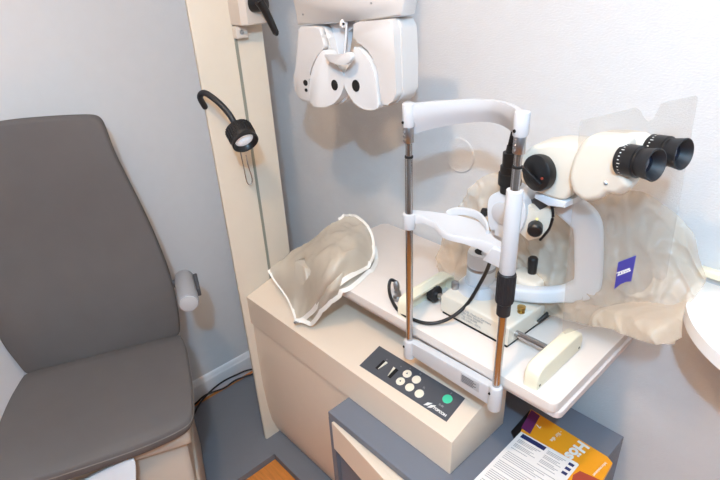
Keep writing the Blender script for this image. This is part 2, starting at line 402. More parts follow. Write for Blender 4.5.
R = closed([P(330, 95), P(332, 170), P(338, 230), P(312, 330), P(360, 430), P(455, 468), P(486, 457), P(508, 442), P(522, 418), P(522, 300), P(514, 130), P(500, 79), P(440, 84)], 2, .13)
rb = raised(R, .010, .060, 0, 'lens_housing', ph, M['phor'], .012)
Lr = closed([P(85, 114), P(85, 200), P(79, 280), P(63, 345), P(75, 400), P(91, 433), P(150, 450), P(138, 390), P(135, 330), P(150, 280), P(175, 235), P(205, 205), P(190, 160), P(180, 114)], 2, .13)
raised(Lr, -.006, .010, 0, 'side_cover', lb, M['phor'], .005)
Rr = closed([P(331, 96), P(334, 165), P(350, 178), P(395, 215), P(428, 265), P(445, 340), P(456, 460), P(484, 454), P(506, 439), P(519, 414), P(518, 300), P(510, 135), P(497, 81), P(440, 86)], 2, .13)
raised(Rr, -.010, .012, 0, 'side_cover', rb, M['phor'], .007)
D1 = closed([P(212, 206), P(180, 245), P(155, 310), P(146, 380), P(148, 455), P(200, 467), P(250, 452), P(284, 415), P(298, 370), P(300, 325), P(280, 290), P(240, 265)], 3)
d1 = obj('face_disc', prism([p+V((0, -.014, 0)) for p in D1], (0, .03, 0), .002, 2), M['disc'], ph, angle=50)
D2 = closed([P(340, 196), P(380, 218), P(415, 262), P(436, 320), P(446, 400), P(456, 470), P(400, 478), P(348, 450), P(308, 390), P(298, 340), P(312, 295), P(342, 262)], 3)
d2 = obj('face_disc', prism([p+V((0, -.016, 0)) for p in D2], (0, .03, 0), .002, 2), M['disc'], ph, angle=50)
def ellipse(c, rx, rz, dep, n=28): return prism([c+V((rx*math.cos(2*math.pi*k/n), 0, rz*math.sin(2*math.pi*k/n))) for k in range(n)], (0, dep, 0))
obj('eye_aperture', ellipse(P(237, 372, PY-.0155), .0115, .0125, .02), M['hole'], d1)
obj('eye_aperture', ellipse(P(330, 375, PY-.0175), .0125, .0135, .02), M['hole'], d2)
obj('small_window', ellipse(P(110, 362, PY-.0075), .0085, .0075, .01), M['hole'], lb)
obj('small_window', ellipse(P(113, 394, PY-.0075), .0055, .0045, .01), M['hole'], lb)
obj('back_mount', prism([P(181, 108, PY+.03), P(330, 90, PY+.03), P(320, 130, PY+.03), P(296, 130, PY+.03), P(280, 300, PY+.03), P(215, 270, PY+.03)], (0, .015, 0), .003), M['coolwhite'], ph)
fr = obj('forehead_rest', prism(closed([P(186, 238, PY-.04), P(215, 236, PY-.045), P(268, 240, PY-.05), P(300, 225, PY-.05), P(316, 252, PY-.05), P(292, 285, PY-.05), P(250, 283, PY-.045), P(205, 264, PY-.04)], 2), (0, .012, 0), .003), M['disc'], ph, angle=60)
obj('rest_stem', tube([P(290, 112, PY+.0), P(287, 180, PY-.01), P(282, 236, PY-.04)], .0026), M['white'], fr)
obj('pd_knob', cyl(P(278, 103, PY+.0), P(278, 103, PY+.03), .010, .003), M['phor'], ph)
obj('knob_recess', cyl(P(277, 104, PY-.002), P(277, 104, PY+.002), .003), M['hole'], ph)

# ================================================================== CABINETS AND CONSOLE
cab = thing('base_cabinet', 'beige base cabinet with curved front panel, under the control console', 'cabinet', (-1.2, .9, pz))
obj('carcass', box((-1.448, .80, pz), (-.925, 1.17, .61)), M['beige'], cab, smooth=False)
obj('front_panel', prism([V((-1.448, y, z)) for y, z in ((.742, .61), (.739, .45), (.739, .30), (.743, .20), (.752, .12), (.766, .065), (.781, pz), (.80, pz), (.80, .61))], (.53, 0, 0)), M['beige'], cab, angle=60)
obj('dark_gap_strip', box((-1.448, .775, .61), (-.925, .80, .614)), M['hole'], cab, smooth=False)  # near-black strip filling the thin gap between cabinet and console

dc = thing('drawer_cabinet', 'blue-grey cabinet with a beige drawer, standing right of the beige one', 'cabinet', (-.6, .9, pz))
bz = .612; bx0, bx1, by0, by1 = -.917, -.288, .655, 1.148
bm = box((bx0, by0, bz-.022), (bx1, by1, bz), .0015, 2); bx(bm, (bx0, by0, pz), (bx0+.02, by1, bz-.022)); bx(bm, (bx1-.02, by0, pz), (bx1, by1, bz-.022)); bx(bm, (bx0+.02, by1-.02, pz), (bx1-.02, by1, bz-.022)); bx(bm, (bx0+.02, by0+.02, bz-.155), (bx1-.02, by1-.02, bz-.135)); bx(bm, (bx0+.02, by0+.01, pz), (bx1-.02, by1-.02, pz+.05))
obj('body', bm, M['greybox'], dc, smooth=False)
dq = [V((bx0+.018, by0-.004, .478)), V((bx1-.018, by0-.075, .478)), V((bx1-.018, by0-.055, .478)), V((bx0+.018, by0+.014, .478))]
dr = obj('drawer', prism(dq, (0, 0, .108), .0015, 2), M['beige'], dc, smooth=False)
obj('drawer_tray', prism([V((bx0+.03, by0+.010, .500)), V((bx1-.03, by0-.056, .500)), V((bx1-.03, by1-.08, .500)), V((bx0+.03, by1-.08, .500))], (0, 0, .083)), M['beige'], dr, smooth=False)
obj('lower_door', box((bx0+.022, by0+.012, pz+.05), (bx1-.022, by0+.02, bz-.160)), M['greybox'], dc, smooth=False)

cn = thing('control_console', 'long beige control console with dark keypad, in front of the white table', 'console', (-1.0, .85, .615))
c0z = .615; x0, x1 = -1.447, -.536
bm = prism([V((x0, y, z)) for y, z in ((.733, c0z), (.733, .727), (.845, .755), (.885, .763), (.93, .765), (.964, .757), (.964, c0z))], (x1-x0, 0, 0), .0025, 2)
obj('housing', bm, M['beige'], cn, angle=25)
SN = V((0, -.25, 1)).normalized(); SP = V((-.9, .733, .727)); SY = V((0, 1, .25)).normalized(); SX = V((1, 0, 0))
def S(px, py, lift=0): return onp(px, py, SP, SN)+SN*lift
kp = obj('keypad', prism([V((-.888, .760, .7337))+SN*.0002, V((-.580, .768, .7357))+SN*.0002, V((-.584, .847, .7555))+SN*.0002, V((-.890, .843, .7545))+SN*.0002], SN*.0012), M['panel'], cn, smooth=False)
for q in ((407.3, 374.2), (416.5, 380), (400.6, 381.7), (409.8, 387.7), (419.4, 394)):
    b_ = obj('button', lathe(bmesh.new(), S(*q, .001), SN, [(0, .0125), (.0015, .0125), (.0022, .0105), (.0018, 0)], 24, caps=False), M['button'], cn)
for q in ((407.3, 374.2), (400.6, 381.7)):
    c_ = S(*q, .0036); obj('button_mark', prism([c_+SX*-.003-SY*.002, c_+SX*.003-SY*.002, c_+SY*.0035], SN*.0004), M['panel'], cn, smooth=False)
gb = obj('button', lathe(bmesh.new(), S(447.5, 399.4, .001), SN, [(0, .013), (.0015, .013), (.0022, .011), (.0018, 0)], 24, caps=False), M['green'], cn); gb['label'] = 'green button'
for (q, sg) in (((382, 366), 1), ((392, 373), -1)):
    c_ = S(*q, .0013); dx = SX*.0045*sg
    obj('slider_slot', prism([c_-dx*2.2-SY*.017, c_+dx*.4-SY*.017, c_+dx*.4+SY*.017, c_-dx*2.2+SY*.017], SN*.0008), M['hole'], cn, smooth=False)
    tip, bas = (1, -1) if sg > 0 else (1, -1)
    obj('slider', prism([c_+dx*.1-SY*.016*sg*0-SY*.016, c_+dx*.25+SY*.016, c_+dx*1.7+SY*.016], SN*.004), M['button'], cn, smooth=False)
text('TOPCON', .0098, S(432.5, 408.5), SX, SY, M['print'], cn, lift=.0018, bold=.0005)
text('IS-80', .0072, S(438.5, 405), SX, SY, M['greyprint'], cn, lift=.0018, bold=.0002)
lg = S(429, 405, .0015)
for dx_ in (-.011, .001):
    obj('logo_mark', prism([lg+SX*(dx_)-SY*.009, lg+SX*(dx_+.010)-SY*.004, lg+SX*(dx_+.016)+SY*.009, lg+SX*(dx_+.004)+SY*.003], SN*.0005), M['print'], cn, smooth=False)
for (q, tx) in (((409, 369), '+'), ((419, 374.5), 'M'), ((402.5, 377), '-'), ((412.5, 382), 'HL'), ((422.5, 388), 'SL'), ((450, 394), '0'), ((386, 360), 'o'), ((400, 367), 'o')):
    text(tx, .008, S(*q), SX, SY, M['greyprint'], cn, lift=.0018)

# ================================================================== INSTRUMENT TABLE
TZ = .93; ty0, ty1, tx0, tx1 = .808, 1.19, -1.205, -.337
tb = thing('instrument_table', 'pale instrument table with rounded corners carrying the slit lamp', 'table', (-.77, 1.0, bz))
def slab(x0_, y0_, x1_, y1_, z0_, z1_, r, bev):
    o = rrect(x1_-x0_, y1_-y0_, r, 6); c_ = V(((x0_+x1_)/2, (y0_+y1_)/2, z0_))
    return prism([c_+V((a, b, 0)) for a, b in o], (0, 0, z1_-z0_), bev, 3)
obj('tabletop', slab(tx0, ty0, tx1, ty1, TZ-.026, TZ, .018, .003), M['table'], tb, angle=40)
obj('under_board', slab(tx0+.012, ty0+.012, tx1+.006, ty1-.005, TZ-.044, TZ-.0265, .012, .002), M['tedge'], tb, angle=40)
obj('support_column', box((-.86, 1.03, bz), (-.74, 1.13, TZ-.044), .008), M['darkgrey'], tb)
obj('table_bracket', box((-1.0, .95, TZ-.066), (-.62, 1.14, TZ-.044), .003), M['darkgrey'], tb)

# ================================================================== HEAD REST
hr = thing('head_rest', 'white chin and forehead rest frame with steel uprights, on the front table edge', 'head rest', (-.60, .79, TZ-.06))
ry = .790; xl, xr = -.722, -.466
bm = prism([V((xl+.01, .784, .858)), V((xr-.008, .784, .852)), V((xr-.008, .784, .906)), V((xl+.01, .784, .900))], (0, .022, 0), .003)
bar = obj('base_bar', bm, M['white'], hr)
for x_, zt in ((xl, .902), (xr, .915)):
    obj('rod_socket', lathe(bmesh.new(), (x_, ry, .845), (0, 0, 1), [(0, .010), (.003, .0145), (.006, .0155), (zt-.855, .0155), (zt-.848, .0135), (zt-.845, .009)], 28), M['white'], hr)
    obj('socket_screw', cyl((x_-.006, ry-.0165, zt-.018), (x_-.006, ry-.013, zt-.018), .003, 0, 12), M['hole'], hr)
obj('upright_rod', cyl((xl, ry, .86), (xl, ry, 1.384), .0085, .0005), M['chrome'], hr)
obj('upright_rod', cyl((xr, ry, .86), (xr, ry, 1.421), .0085, .0005), M['chrome'], hr)
for x_, z2, z3, z4, z5 in ((xl, 1.382, 1.415, 1.448, 1.497), (xr, 1.419, 1.446, 1.476, 1.519)):
    obj('rod_ring', cyl((x_, ry, z2), (x_, ry, z2+.004), .0092), M['hole'], hr)
    obj('upper_rod', cyl((x_, ry, z2+.004), (x_, ry, z3+.01), .0072), M['chrome'], hr)
    obj('clamp', cyl((x_, ry, z3), (x_, ry, z4), .0108, .001), M['steel'], hr)
    for k in range(3): obj('clamp_screw', cyl((x_-.003, ry-.0125, z3+.006+k*.009), (x_-.003, ry-.009, z3+.006+k*.009), .0025, 0, 10), M['steel'], hr)
    obj('end_cap', cyl((x_, ry, z4), (x_, ry, z5), .0135, .003), M['white'], hr)
    obj('cap_screw', cyl((x_-.004, ry-.0145, z4+.011), (x_-.004, ry-.012, z4+.011), .003, 0, 12), M['hole'], hr)
arc = smoothpath([(xl+.008, ry, 0), (-.68, .822, 0), (-.63, .858, 0), (-.59, .868, 0), (-.55, .858, 0), (-.50, .825, 0), (xr-.008, ry, 0)], 8)
def band(t):
    k = math.sin(math.pi*t)
    lo = 1.430+.022*k; mid = 1.461+.013*k; hi = 1.498
    return [(-.004, hi), (-.006, (mid+hi)/2), (-.003, mid), (.006, (mid*.4+lo*.6)), (.010, lo), (.013, lo), (.013, mid), (.006, hi)]
bm = bmesh.new(); rings = []
for i, p in enumerate(arc):
    t_ = i/(len(arc)-1); d = (arc[min(i+1, len(arc)-1)]-arc[max(i-1, 0)]).normalized(); sd = V((-d.y, d.x, 0))
    rings.append([bm.verts.new(V((p.x, p.y, .020*t_-.002))+sd*a+V((0, 0, b))) for a, b in band(t_)])
for A, B in zip(rings, rings[1:]):
    for k in range(8): bm.faces.new((A[k], A[(k+1) % 8], B[(k+1) % 8], B[k]))
bm.faces.new(rings[0]); bm.faces.new(rings[-1])
obj('forehead_band', bm, M['white'], hr, angle=60)
# height sleeve with the chin support on it
obj('height_sleeve', cyl((xr, ry, 1.205), (xr, ry, 1.378), .0155, .002), M['white'], hr)
bm = lathe(bmesh.new(), (xr, ry, 1.105), (0, 0, 1), [(0, .0125), (.002, .014), (.028, .014), (.032, .0175), (.098, .0175), (.100, .016)], 32)
for k in range(16):
    a = 2*math.pi*k/16; cyl((xr+.0172*math.cos(a), ry+.0172*math.sin(a), 1.14), (xr+.0172*math.cos(a), ry+.0172*math.sin(a), 1.200), .0016, 0, 6, bm)
obj('height_knob', bm, M['rubber'], hr)
# chin support: curved tray between the uprights
yy = ry
top = [(-.734, .783, 1.252), (-.70, .797, 1.251), (-.66, .797, 1.248), (-.63, .785, 1.245), (-.60, .781, 1.245), (-.56, .789, 1.247), (-.535, .793, 1.250), (-.50, .790, 1.252), (xr, .783, 1.254)]
bk = [(-.734, .810, 1.252), (-.70, .832, 1.251), (-.675, .848, 1.249), (-.655, .860, 1.248), (-.62, .868, 1.247), (-.585, .866, 1.248), (-.55, .846, 1.250), (-.52, .822, 1.252), (xr, .806, 1.254)]
A = smoothpath(top, 5); B = smoothpath(bk, 5)
bm = bmesh.new(); rows = []
for p, q in zip(A, B):
    dz = .014+.020*math.exp(-((p.x+.74)/.035)**2)+.020*max(0, (p.x+.57)/.10)
    mdp = (p+q)/2
    sag = .004*math.exp(-((p.x+.62)/.06)**2)
    rows.append([bm.verts.new(v) for v in (p+V((0, 0, -dz)), p+V((0, 0, -.004)), p+V((0, .003, 0)), mdp+V((0, 0, -sag)), q+V((0, -.003, 0)), q+V((0, 0, -.004)), q+V((0, 0, -dz)))])
for a, b in zip(rows, rows[1:]):
    for k in range(7): bm.faces.new((a[k], a[(k+1) % 7], b[(k+1) % 7], b[k]))
bm.faces.new(rows[0]); bm.faces.new(rows[-1])
chn = obj('chin_support', bm, M['white'], hr, angle=50)
obj('rod_collar', cyl((xl, ry, 1.216), (xl, ry, 1.253), .0145, .002), M['white'], chn)
lip = smoothpath([(-.662, .852, 1.248), (-.650, .858, 1.256), (-.62, .864, 1.262), (-.588, .862, 1.262), (-.558, .846, 1.256), (-.54, .826, 1.250)], 6)
obj('chin_lip', sweep(lip, rrect(.006, .018, .0028)), M['white'], chn)
obj('strut', prism([V((-.52, .782, 1.215)), V((-.50, .782, 1.250)), V((xr, .782, 1.250)), V((xr, .782, 1.21))], (0, .016, 0), .003), M['white'], chn)
# rating label
lb0 = at(465, 370, y=.7835); obj('rating_label', box((-.556, .7828, .873), (-.505, .784, .899)), M['label'], bar, smooth=False)
for k in range(5): obj('label_line', box((-.553, .7822, .877+k*.0043), (-.513 if k % 2 else -.520, .7829, .8785+k*.0043)), M['darkgrey'], bar, smooth=False)

# ================================================================== SLIT LAMP
sl = thing('slit_lamp', 'white slit lamp microscope with black eyepieces, on the rail across the table', 'slit lamp', (-.60, .98, TZ))
# rail guards
gr = prism([V((-.420, y, z)) for y, z in ((.818, TZ), (.818, TZ+.036), (.826, TZ+.050), (.842, TZ+.056), (.985, TZ+.056), (1.005, TZ+.048), (1.012, TZ+.034), (1.012, TZ))], (.034, 0, 0), .005, 3)
rg = obj('rail_guard', gr, M['cream'], sl, angle=40)
for y_ in (.828, .998): obj('guard_screw', cyl((-.3875, y_, TZ+.012), (-.3855, y_, TZ+.012), .003, 0, 12), M['hole'], rg)
bm = prism([V((-.790, y, z)) for y, z in ((.818, TZ), (.818, TZ+.036), (.826, TZ+.050), (.842, TZ+.056), (.985, TZ+.056), (1.005, TZ+.048), (1.012, TZ+.034), (1.012, TZ))], (.010, 0, 0), .002)
bm = prism([V((-.780, y, z)) for y, z in ((.818, TZ), (.818, TZ+.036), (.826, TZ+.050), (.842, TZ+.056), (.985, TZ+.056), (1.005, TZ+.048), (1.012, TZ+.034), (1.012, TZ), (1.006, TZ), (1.006, TZ+.034), (1.0, TZ+.044), (.985, TZ+.050), (.842, TZ+.050), (.83, TZ+.045), (.824, TZ+.036), (.824, TZ))], (.026, 0, 0), 0, bm=bm)
obj('rail_guard', bm, M['cream'], sl, angle=40)
ay, az = .925, TZ+.030
obj('axle', cyl((-.782, ay, az), (-.415, ay, az), .0085), M['chrome'], sl)
for x_ in (-.765,):
    bm = lathe(bmesh.new(), (x_, ay, az), (1, 0, 0), [(0, .010), (0, .021), (.018, .022), (.020, .018), (.020, .009)], 32)
    for k in range(14):
        a = 2*math.pi*k/14; cyl((x_+.001, ay+.0215*math.cos(a), az+.0215*math.sin(a)), (x_+.017, ay+.0215*math.cos(a), az+.0215*math.sin(a)), .002, 0, 6, bm)
    obj('drive_wheel', bm, M['rubber'], sl)
bs = [V((-.712, .900, TZ+.004)), V((-.508, .894, TZ+.004)), V((-.500, 1.075, TZ+.004)), V((-.735, 1.085, TZ+.004))]
base = obj('base', prism(bs, (0, 0, .058), .010, 4), M['ivory'], sl, angle=50)
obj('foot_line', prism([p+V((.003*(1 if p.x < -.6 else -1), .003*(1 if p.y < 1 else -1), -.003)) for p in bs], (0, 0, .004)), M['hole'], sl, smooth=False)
text('CE', .015, (-.536, .8945, TZ+.010), (1, -.03, 0), (0, 0, 1), M['darkgrey'], base, lift=.0008)
for k in range(5): text(('SL 120  Made in Germany', '12V 30W 50/60Hz', 'Typ 1018-598', '100-240V~ 40VA', '')[k] or ' ', .0085, (-.645, .8975, TZ+.044-k*.0085), (1, -.03, 0), (0, 0, 1), M['greyprint'], base, lift=.0008) if k < 4 else None
obj('lock_knob', cyl(at(455, 289, z=TZ+.060), at(455, 289, z=TZ+.060)+V((0, 0, .022)), .010, .003), M['steel'], sl)
# instrument foot / tower
tx_, ty_ = -.655, .985
q0 = at(483, 300, z=1.0)
obj('swivel_foot', lathe(bmesh.new(), (tx_, ty_, TZ+.055), (0, 0, 1), [(0, .056), (.004, .058), (.012, .054), (.03, .042)], 40), M['white'], sl)
tw = obj('tower', cyl((tx_, ty_, TZ+.075), (tx_, ty_, 1.100), .036, .004, 40), M['coolwhite'], sl)
obj('tower_band', cyl((tx_, ty_, 1.055), (tx_, ty_, 1.064), .0368, .001, 40), M['steel'], tw)
obj('tower_cap', lathe(bmesh.new(), (tx_, ty_, 1.098), (0, 0, 1), [(0, .034), (.004, .034), (.004, .022), (.001, .020), (.001, 0)], 36, caps=False), M['coolwhite'], tw)
obj('cap_recess', cyl((tx_, ty_, 1.099), (tx_, ty_, 1.1005), .019), M['hole'], tw)
# block behind and joystick
obj('rear_block', box((-.60, 1.015, TZ+.055), (-.515, 1.08, TZ+.115), .012), M['ivory'], sl)
jb = at(531, 283, z=TZ+.085)
js = lathe(bmesh.new(), (jb.x, jb.y, jb.z), (-.03, 0, 1), [(-.02, .020), (0, .018), (.006, .012), (.02, .010), (.06, .0125), (.070, .0125), (.074, .009)], 24)
obj('joystick', js, M['black'], sl)
obj('clamp_screw', lathe(bmesh.new(), at(521, 312, z=TZ+.062), (0, 0, 1), [(0, .009), (.003, .009), (.003, .006), (.010, .006), (.010, .010), (.016, .010), (.017, .005)], 20), M['brass'], sl)
obj('lock_lever', sweep([at(538, 322, z=TZ+.02), at(548, 314, z=TZ+.035), at(562, 306, z=TZ+.04)], lambda t: circ(.004+.006*t, 12)), M['black'], sl)
# swing arm: horizontal bar, upright, leaning top
p0 = V((-.655, .98, 1.0)); p1 = V((-.52, 1.01, 1.022)); p2 = at(570, 293, y=1.04); p3 = at(586, 286, y=1.045); p4 = at(589, 270, y=1.045); p5 = at(589, 235, y=1.03); p6 = at(585, 220, y=1.02); p7 = at(566, 204, y=1.0); p8 = at(546, 190, y=.985)
path = smoothpath([p0, p1, p2], 8)[:-1]+smoothpath([p2, p3, p4], 6)[:-1]+smoothpath([p4, p5], 5)[:-1]+smoothpath([p5, p6, p7, p8], 6)
def armsec(t):
    h = .036+.022*min(1, max(0, (t-.25)/.2))
    h = h-.012*max(0, (t-.8)/.2)
    return rrect(.032, h, .008, 3)
bm = bmesh.new(); rings = []; SD = V((-.34, 0.94, 0)).normalized()
for i, p in enumerate(path):
    d = (path[min(i+1, len(path)-1)]-path[max(i-1, 0)]).normalized(); t_ = SD.cross(d).normalized()
    rings.append([bm.verts.new(p+SD*a+t_*b) for a, b in armsec(i/(len(path)-1))])
n_ = len(rings[0])
for A, B in zip(rings, rings[1:]):
    for k in range(n_): bm.faces.new((A[k], A[(k+1) % n_], B[(k+1) % n_], B[k]))
bm.faces.new(rings[0]); bm.faces.new(rings[-1])
obj('swing_arm', bm, M['coolwhite'], sl, angle=45)
# illumination head
il = at(505, 212, y=.965)
bm = prism(closed([at(489, 195, y=.94), at(503, 191, y=.94), at(522, 194, y=.94), at(527, 212, y=.94), at(520, 234, y=.94), at(505, 240, y=.94), at(490, 232, y=.94), at(487, 212, y=.94)], 5), (0, .07, 0), .010, 4)
ih = obj('illumination_head', bm, M['coolwhite'], sl, angle=50)
obj('head_disc', cyl(at(501, 214, y=.936), at(501, 214, y=.936)+V((0, .006, 0)), .026, .002), M['white'], ih)
obj('head_stem', cyl((-.64, .985, 1.095), (-.600, .985, 1.215), .016), M['coolwhite'], ih)
fw = obj('filter_wheel', prism([at(518, 203, y=.95), at(530, 206, y=.95), at(537, 213, y=.95), at(549, 205, y=.95), at(551, 216, y=.95), at(548, 228, y=.95), at(540, 238, y=.95), at(528, 241, y=.95), at(518, 232, y=.95)], (0, .02, 0), .003), M['ivory'], sl, angle=50)
obj('wheel_rim', tube([at(551, 203, y=.955), at(553, 215, y=.955), at(549, 229, y=.955), at(540, 240, y=.955)], .003), M['black'], sl)
obj('angle_screw', cyl(at(537, 219, y=.945), at(537, 219, y=.95), .003, 0, 12), M['brass'], sl)
kb = at(535, 230, y=.925)
kx = V((.45, -.85, -.1)).normalized()
obj('slit_knob', lathe(bmesh.new(), kb-kx*.03, kx, [(0, .006), (.010, .006), (.012, .013), (.016, .0155), (.034, .0155), (.038, .012), (.036, .006)], 24), M['black'], sl)
obj('slit_knob', lathe(bmesh.new(), at(487, 213, y=.96), (-1, -.1, 0), [(0, .008), (.004, .011), (.012, .010)], 20), M['black'], sl)
# lamp housing (black stacked cylinders) and its pointed top
lt = at(509, 192, y=.955); lt0 = V((lt.x-.0, lt.y, lt.z))
bm = lathe(bmesh.new(), lt0, (-.02, 0, 1), [(0, .020), (.018, .020), (.019, .025), (.045, .025), (.046, .022), (.060, .022), (.061, .0185), (.090, .0185), (.091, .013), (.105, .011)], 32)
lh = obj('lamp_housing', bm, M['black'], sl)
f0 = lt0+V((-.002, 0, .105)); obj('mirror_blade', prism([f0+V((-.011, 0, 0)), f0+V((.014, 0, 0)), f0+V((.010, 0, .018)), f0+V((-.006, 0, .032))], (0, .004, 0)), M['black'], lh, smooth=False)
obj('mirror_yoke', prism([at(519, 190, y=.965), at(530, 200, y=.965), at(546, 200, y=.965), at(556, 207, y=.965), at(545, 212, y=.965), at(534, 216, y=.965), at(520, 204, y=.965)], (0, .02, 0), .002), M['darkgrey'], sl)
# microscope body
yb = .925
MB_ = closed([at(517, 172, y=yb), at(520, 157, y=yb), at(531, 146, y=yb), at(550, 143, y=yb), at(568, 144, y=yb), at(584, 148, y=yb), at(582, 175, y=yb), at(566, 201, y=yb), at(552, 200, y=yb), at(534, 192, y=yb), at(521, 184, y=yb)], 2, .15)
bm = pillow(MB_, (.0, .075, .0), .010)
mb = obj('microscope_body', bm, M['ivory'], sl, angle=50)
obj('body_base_strip', prism([at(535, 193, y=yb+.004), at(566, 202, y=yb+.004), at(564, 208, y=yb+.004), at(548, 206, y=yb+.004), at(534, 198, y=yb+.004)], (.01, .07, 0), .002), M['coolwhite'], mb)
kc = at(537, 173, y=yb-.012)
kd = V((-.25, -1, .05)).normalized()
obj('magnification_knob', lathe(bmesh.new(), kc-kd*.014, kd, [(0, .036), (.012, .037), (.017, .036), (.021, .031), (.023, .018), (.023, 0)], 48, caps=False), M['black'], mb)
kq = kc+kd*.0125
obj('knob_grip', prism([kq+V((-.022, 0, .004)), kq+V((.018, 0, -.022)), kq+V((.024, 0, -.014)), kq+V((-.016, 0, .012))], kd*.006, .001), M['black'], mb)
obj('knob_mark', cyl(kq+V((.024, -.004, -.002)), kq+V((.024, -.0065, -.002)), .0025, 0, 10), M['red'], mb)
obj('body_screw', cyl(at(555, 177, y=yb-.001), at(555, 177, y=yb+.002), .0016, 0, 10), M['hole'], mb)
# binocular tubes: axis turned a little towards the camera
y2 = .90
T1 = closed([at(566, 178, y=y2), at(571, 158, y=y2), at(580, 143, y=y2), at(588, 137, y=y2), at(610, 138, y=y2), at(624, 142, y=y2-.01), at(626, 160, y=y2-.01), at(627, 177, y=y2-.01), at(629, 188, y=y2-.01), at(620, 197, y=y2), at(606, 195, y=y2), at(598, 201, y=y2), at(582, 203, y=y2), at(571, 194, y=y2)], 2, .15)
bt = obj('binocular_head', pillow(T1, (.0, .055, 0), .015), M['ivory'], sl, angle=50)
T2 = closed([at(592, 142, y=.965), at(600, 133, y=.965), at(626, 133, y=.965), at(644, 137, y=.96), at(650, 152, y=.96), at(642, 174, y=.96), at(626, 190, y=.96), at(604, 190, y=.965)], 2)
obj('binocular_tube', pillow(T2, (.0, .04, 0), .012), M['ivory'], bt, angle=50)
obj('head_screw', cyl(at(606, 183, y=y2-.002), at(606, 183, y=y2+.004), .004, .001, 16), M['steel'], bt)
def eyepiece(c, ax, sc, ln_):
    c = V(c); ax = V(ax).normalized()
    def lathe(bm, c_, a_, pr, n, caps=True): return globals()['lathe'](bm, c_, a_, [(h*ln_, r) for h, r in pr], n, caps)
    e = obj('eyepiece', lathe(bmesh.new(), c, ax, [(0, .030*sc), (.004*sc, .033*sc), (.050*sc, .033*sc), (.052*sc, .029*sc), (.056*sc, .0285*sc)], 44), M['black'], sl)
    obj('eye_cup', lathe(bmesh.new(), c, ax, [(.054*sc, .026*sc), (.058*sc, .029*sc), (.088*sc, .0325*sc), (.094*sc, .0335*sc), (.095*sc, .031*sc), (.086*sc, .026*sc), (.070*sc, .018*sc), (.070*sc, 0)], 44, caps=False), M['rubber'], e)
    obj('eye_lens', lathe(bmesh.new(), c, ax, [(.0705*sc, .0175*sc), (.073*sc, .012*sc), (.074*sc, 0)], 32, caps=False), M['glass'], e)
    s, t, d = frame(ax)
    bm = bmesh.new()
    for k in range(28):
        a = 2*math.pi*k/28; cc = s*math.cos(a)+t*math.sin(a); q = c+ax*.012*sc+cc*.0332*sc; L_ = .007*sc if k % 4 == 0 else .004*sc
        tt = cc.cross(ax)*.0009*sc
        v = [bm.verts.new(p) for p in (q-tt, q+tt, q+tt+ax*L_, q-tt+ax*L_)]; bm.faces.new(v)
    obj('dioptre_scale', bm, M['print'], e, smooth=False)
eax = (.88, -.22, .10)
eyepiece(at(622, 159, y=.905), eax, .82, .80)
eyepiece(at(650, 149, y=.965), eax, .80, .80)
# breath shield
sTL = at(580, 122, x=-.42); sBL = at(562, 330, x=-.415); sTR = at(697, 96, y=1.04); sBR = at(665, 286, y=1.03)
sn = (sTR-sTL).cross(sBL-sTL).normalized()
def SHP(px, py): return onp(px, py, sTL, sn)
ol = [SHP(580, 124), SHP(582, 121), SHP(636, 108)]+[SHP(a, b) for a, b in ((641, 111), (644, 118), (649, 122), (654, 119), (658, 110), (662, 104), (668, 102))]+[SHP(696, 96), SHP(698, 98), SHP(665, 286), SHP(600, 322), SHP(565, 334), SHP(562, 331)]
shd = obj('breath_shield', prism(ol, sn*.0022), M['acrylic'], sl, smooth=False); shd['label'] = 'clear acrylic breath shield with blue logo'
if sn.dot(CAM-sTL) < 0: sn_ = -sn; lf_ = .0008
else: sn_ = sn; lf_ = .003
off = sn_*lf_
lgp = [SHP(618, 262), SHP(636, 255), SHP(631, 281), SHP(626, 281.5), SHP(620, 284), SHP(614, 289)]
obj('logo_flag', prism([p+off for p in lgp], sn_*.0004), M['blue'], shd, smooth=False)
ex = (SHP(633, 266)-SHP(617, 272)); ey_ = SHP(618, 264)-SHP(617, 272)
ln = ex.length
text('ZEISS', ln*.36, SHP(617.2, 275.2), ex, ey_, M['print'], shd, lift=lf_+.0012 if True else 0, bold=.0006)
obj('shield_holder', cyl(at(578, 168, y=.935), at(590, 168, y=.935), .006), M['steel'], shd)

# power cable with plug behind the left rail guard
cb = [at(396, 282, z=TZ+.052), at(391, 280, z=TZ+.050), at(389, 287, z=TZ+.035), at(391, 298, z=TZ+.018), at(398, 310, z=TZ+.008), at(410, 318, z=TZ+.008), at(425, 323, z=TZ+.010), at(440, 322, z=TZ+.016), at(455, 315, z=TZ+.035), at(468, 303, z=TZ+.065), at(478, 287, z=TZ+.115), at(487, 270, z=TZ+.17), at(492, 255, z=TZ+.22), at(496, 242, z=TZ+.26)]
cbt = thing('power_cable', 'black looped cable with steel plug on the table behind the head rest', 'cable', (-.75, .86, TZ))
obj('cord', tube(cb, .0045, 8), M['cable'], cbt)
pa = at(398, 296, z=TZ+.012); pb = at(396, 282, z=TZ+.052)
bm = lathe(bmesh.new(), pa, pb-pa, [(-.004, .007), (0, .0095), (.014, .0095), (.015, .007), (.022, .007), (.023, .0085), (.036, .0085), (.044, .005)], 20)
pg = obj('plug', bm, M['steel'], cbt)
obj('socket_flange', cyl((pa.x, pa.y, TZ+.0005), (pa.x, pa.y, TZ+.010), .014, .002), M['steel'], cbt)

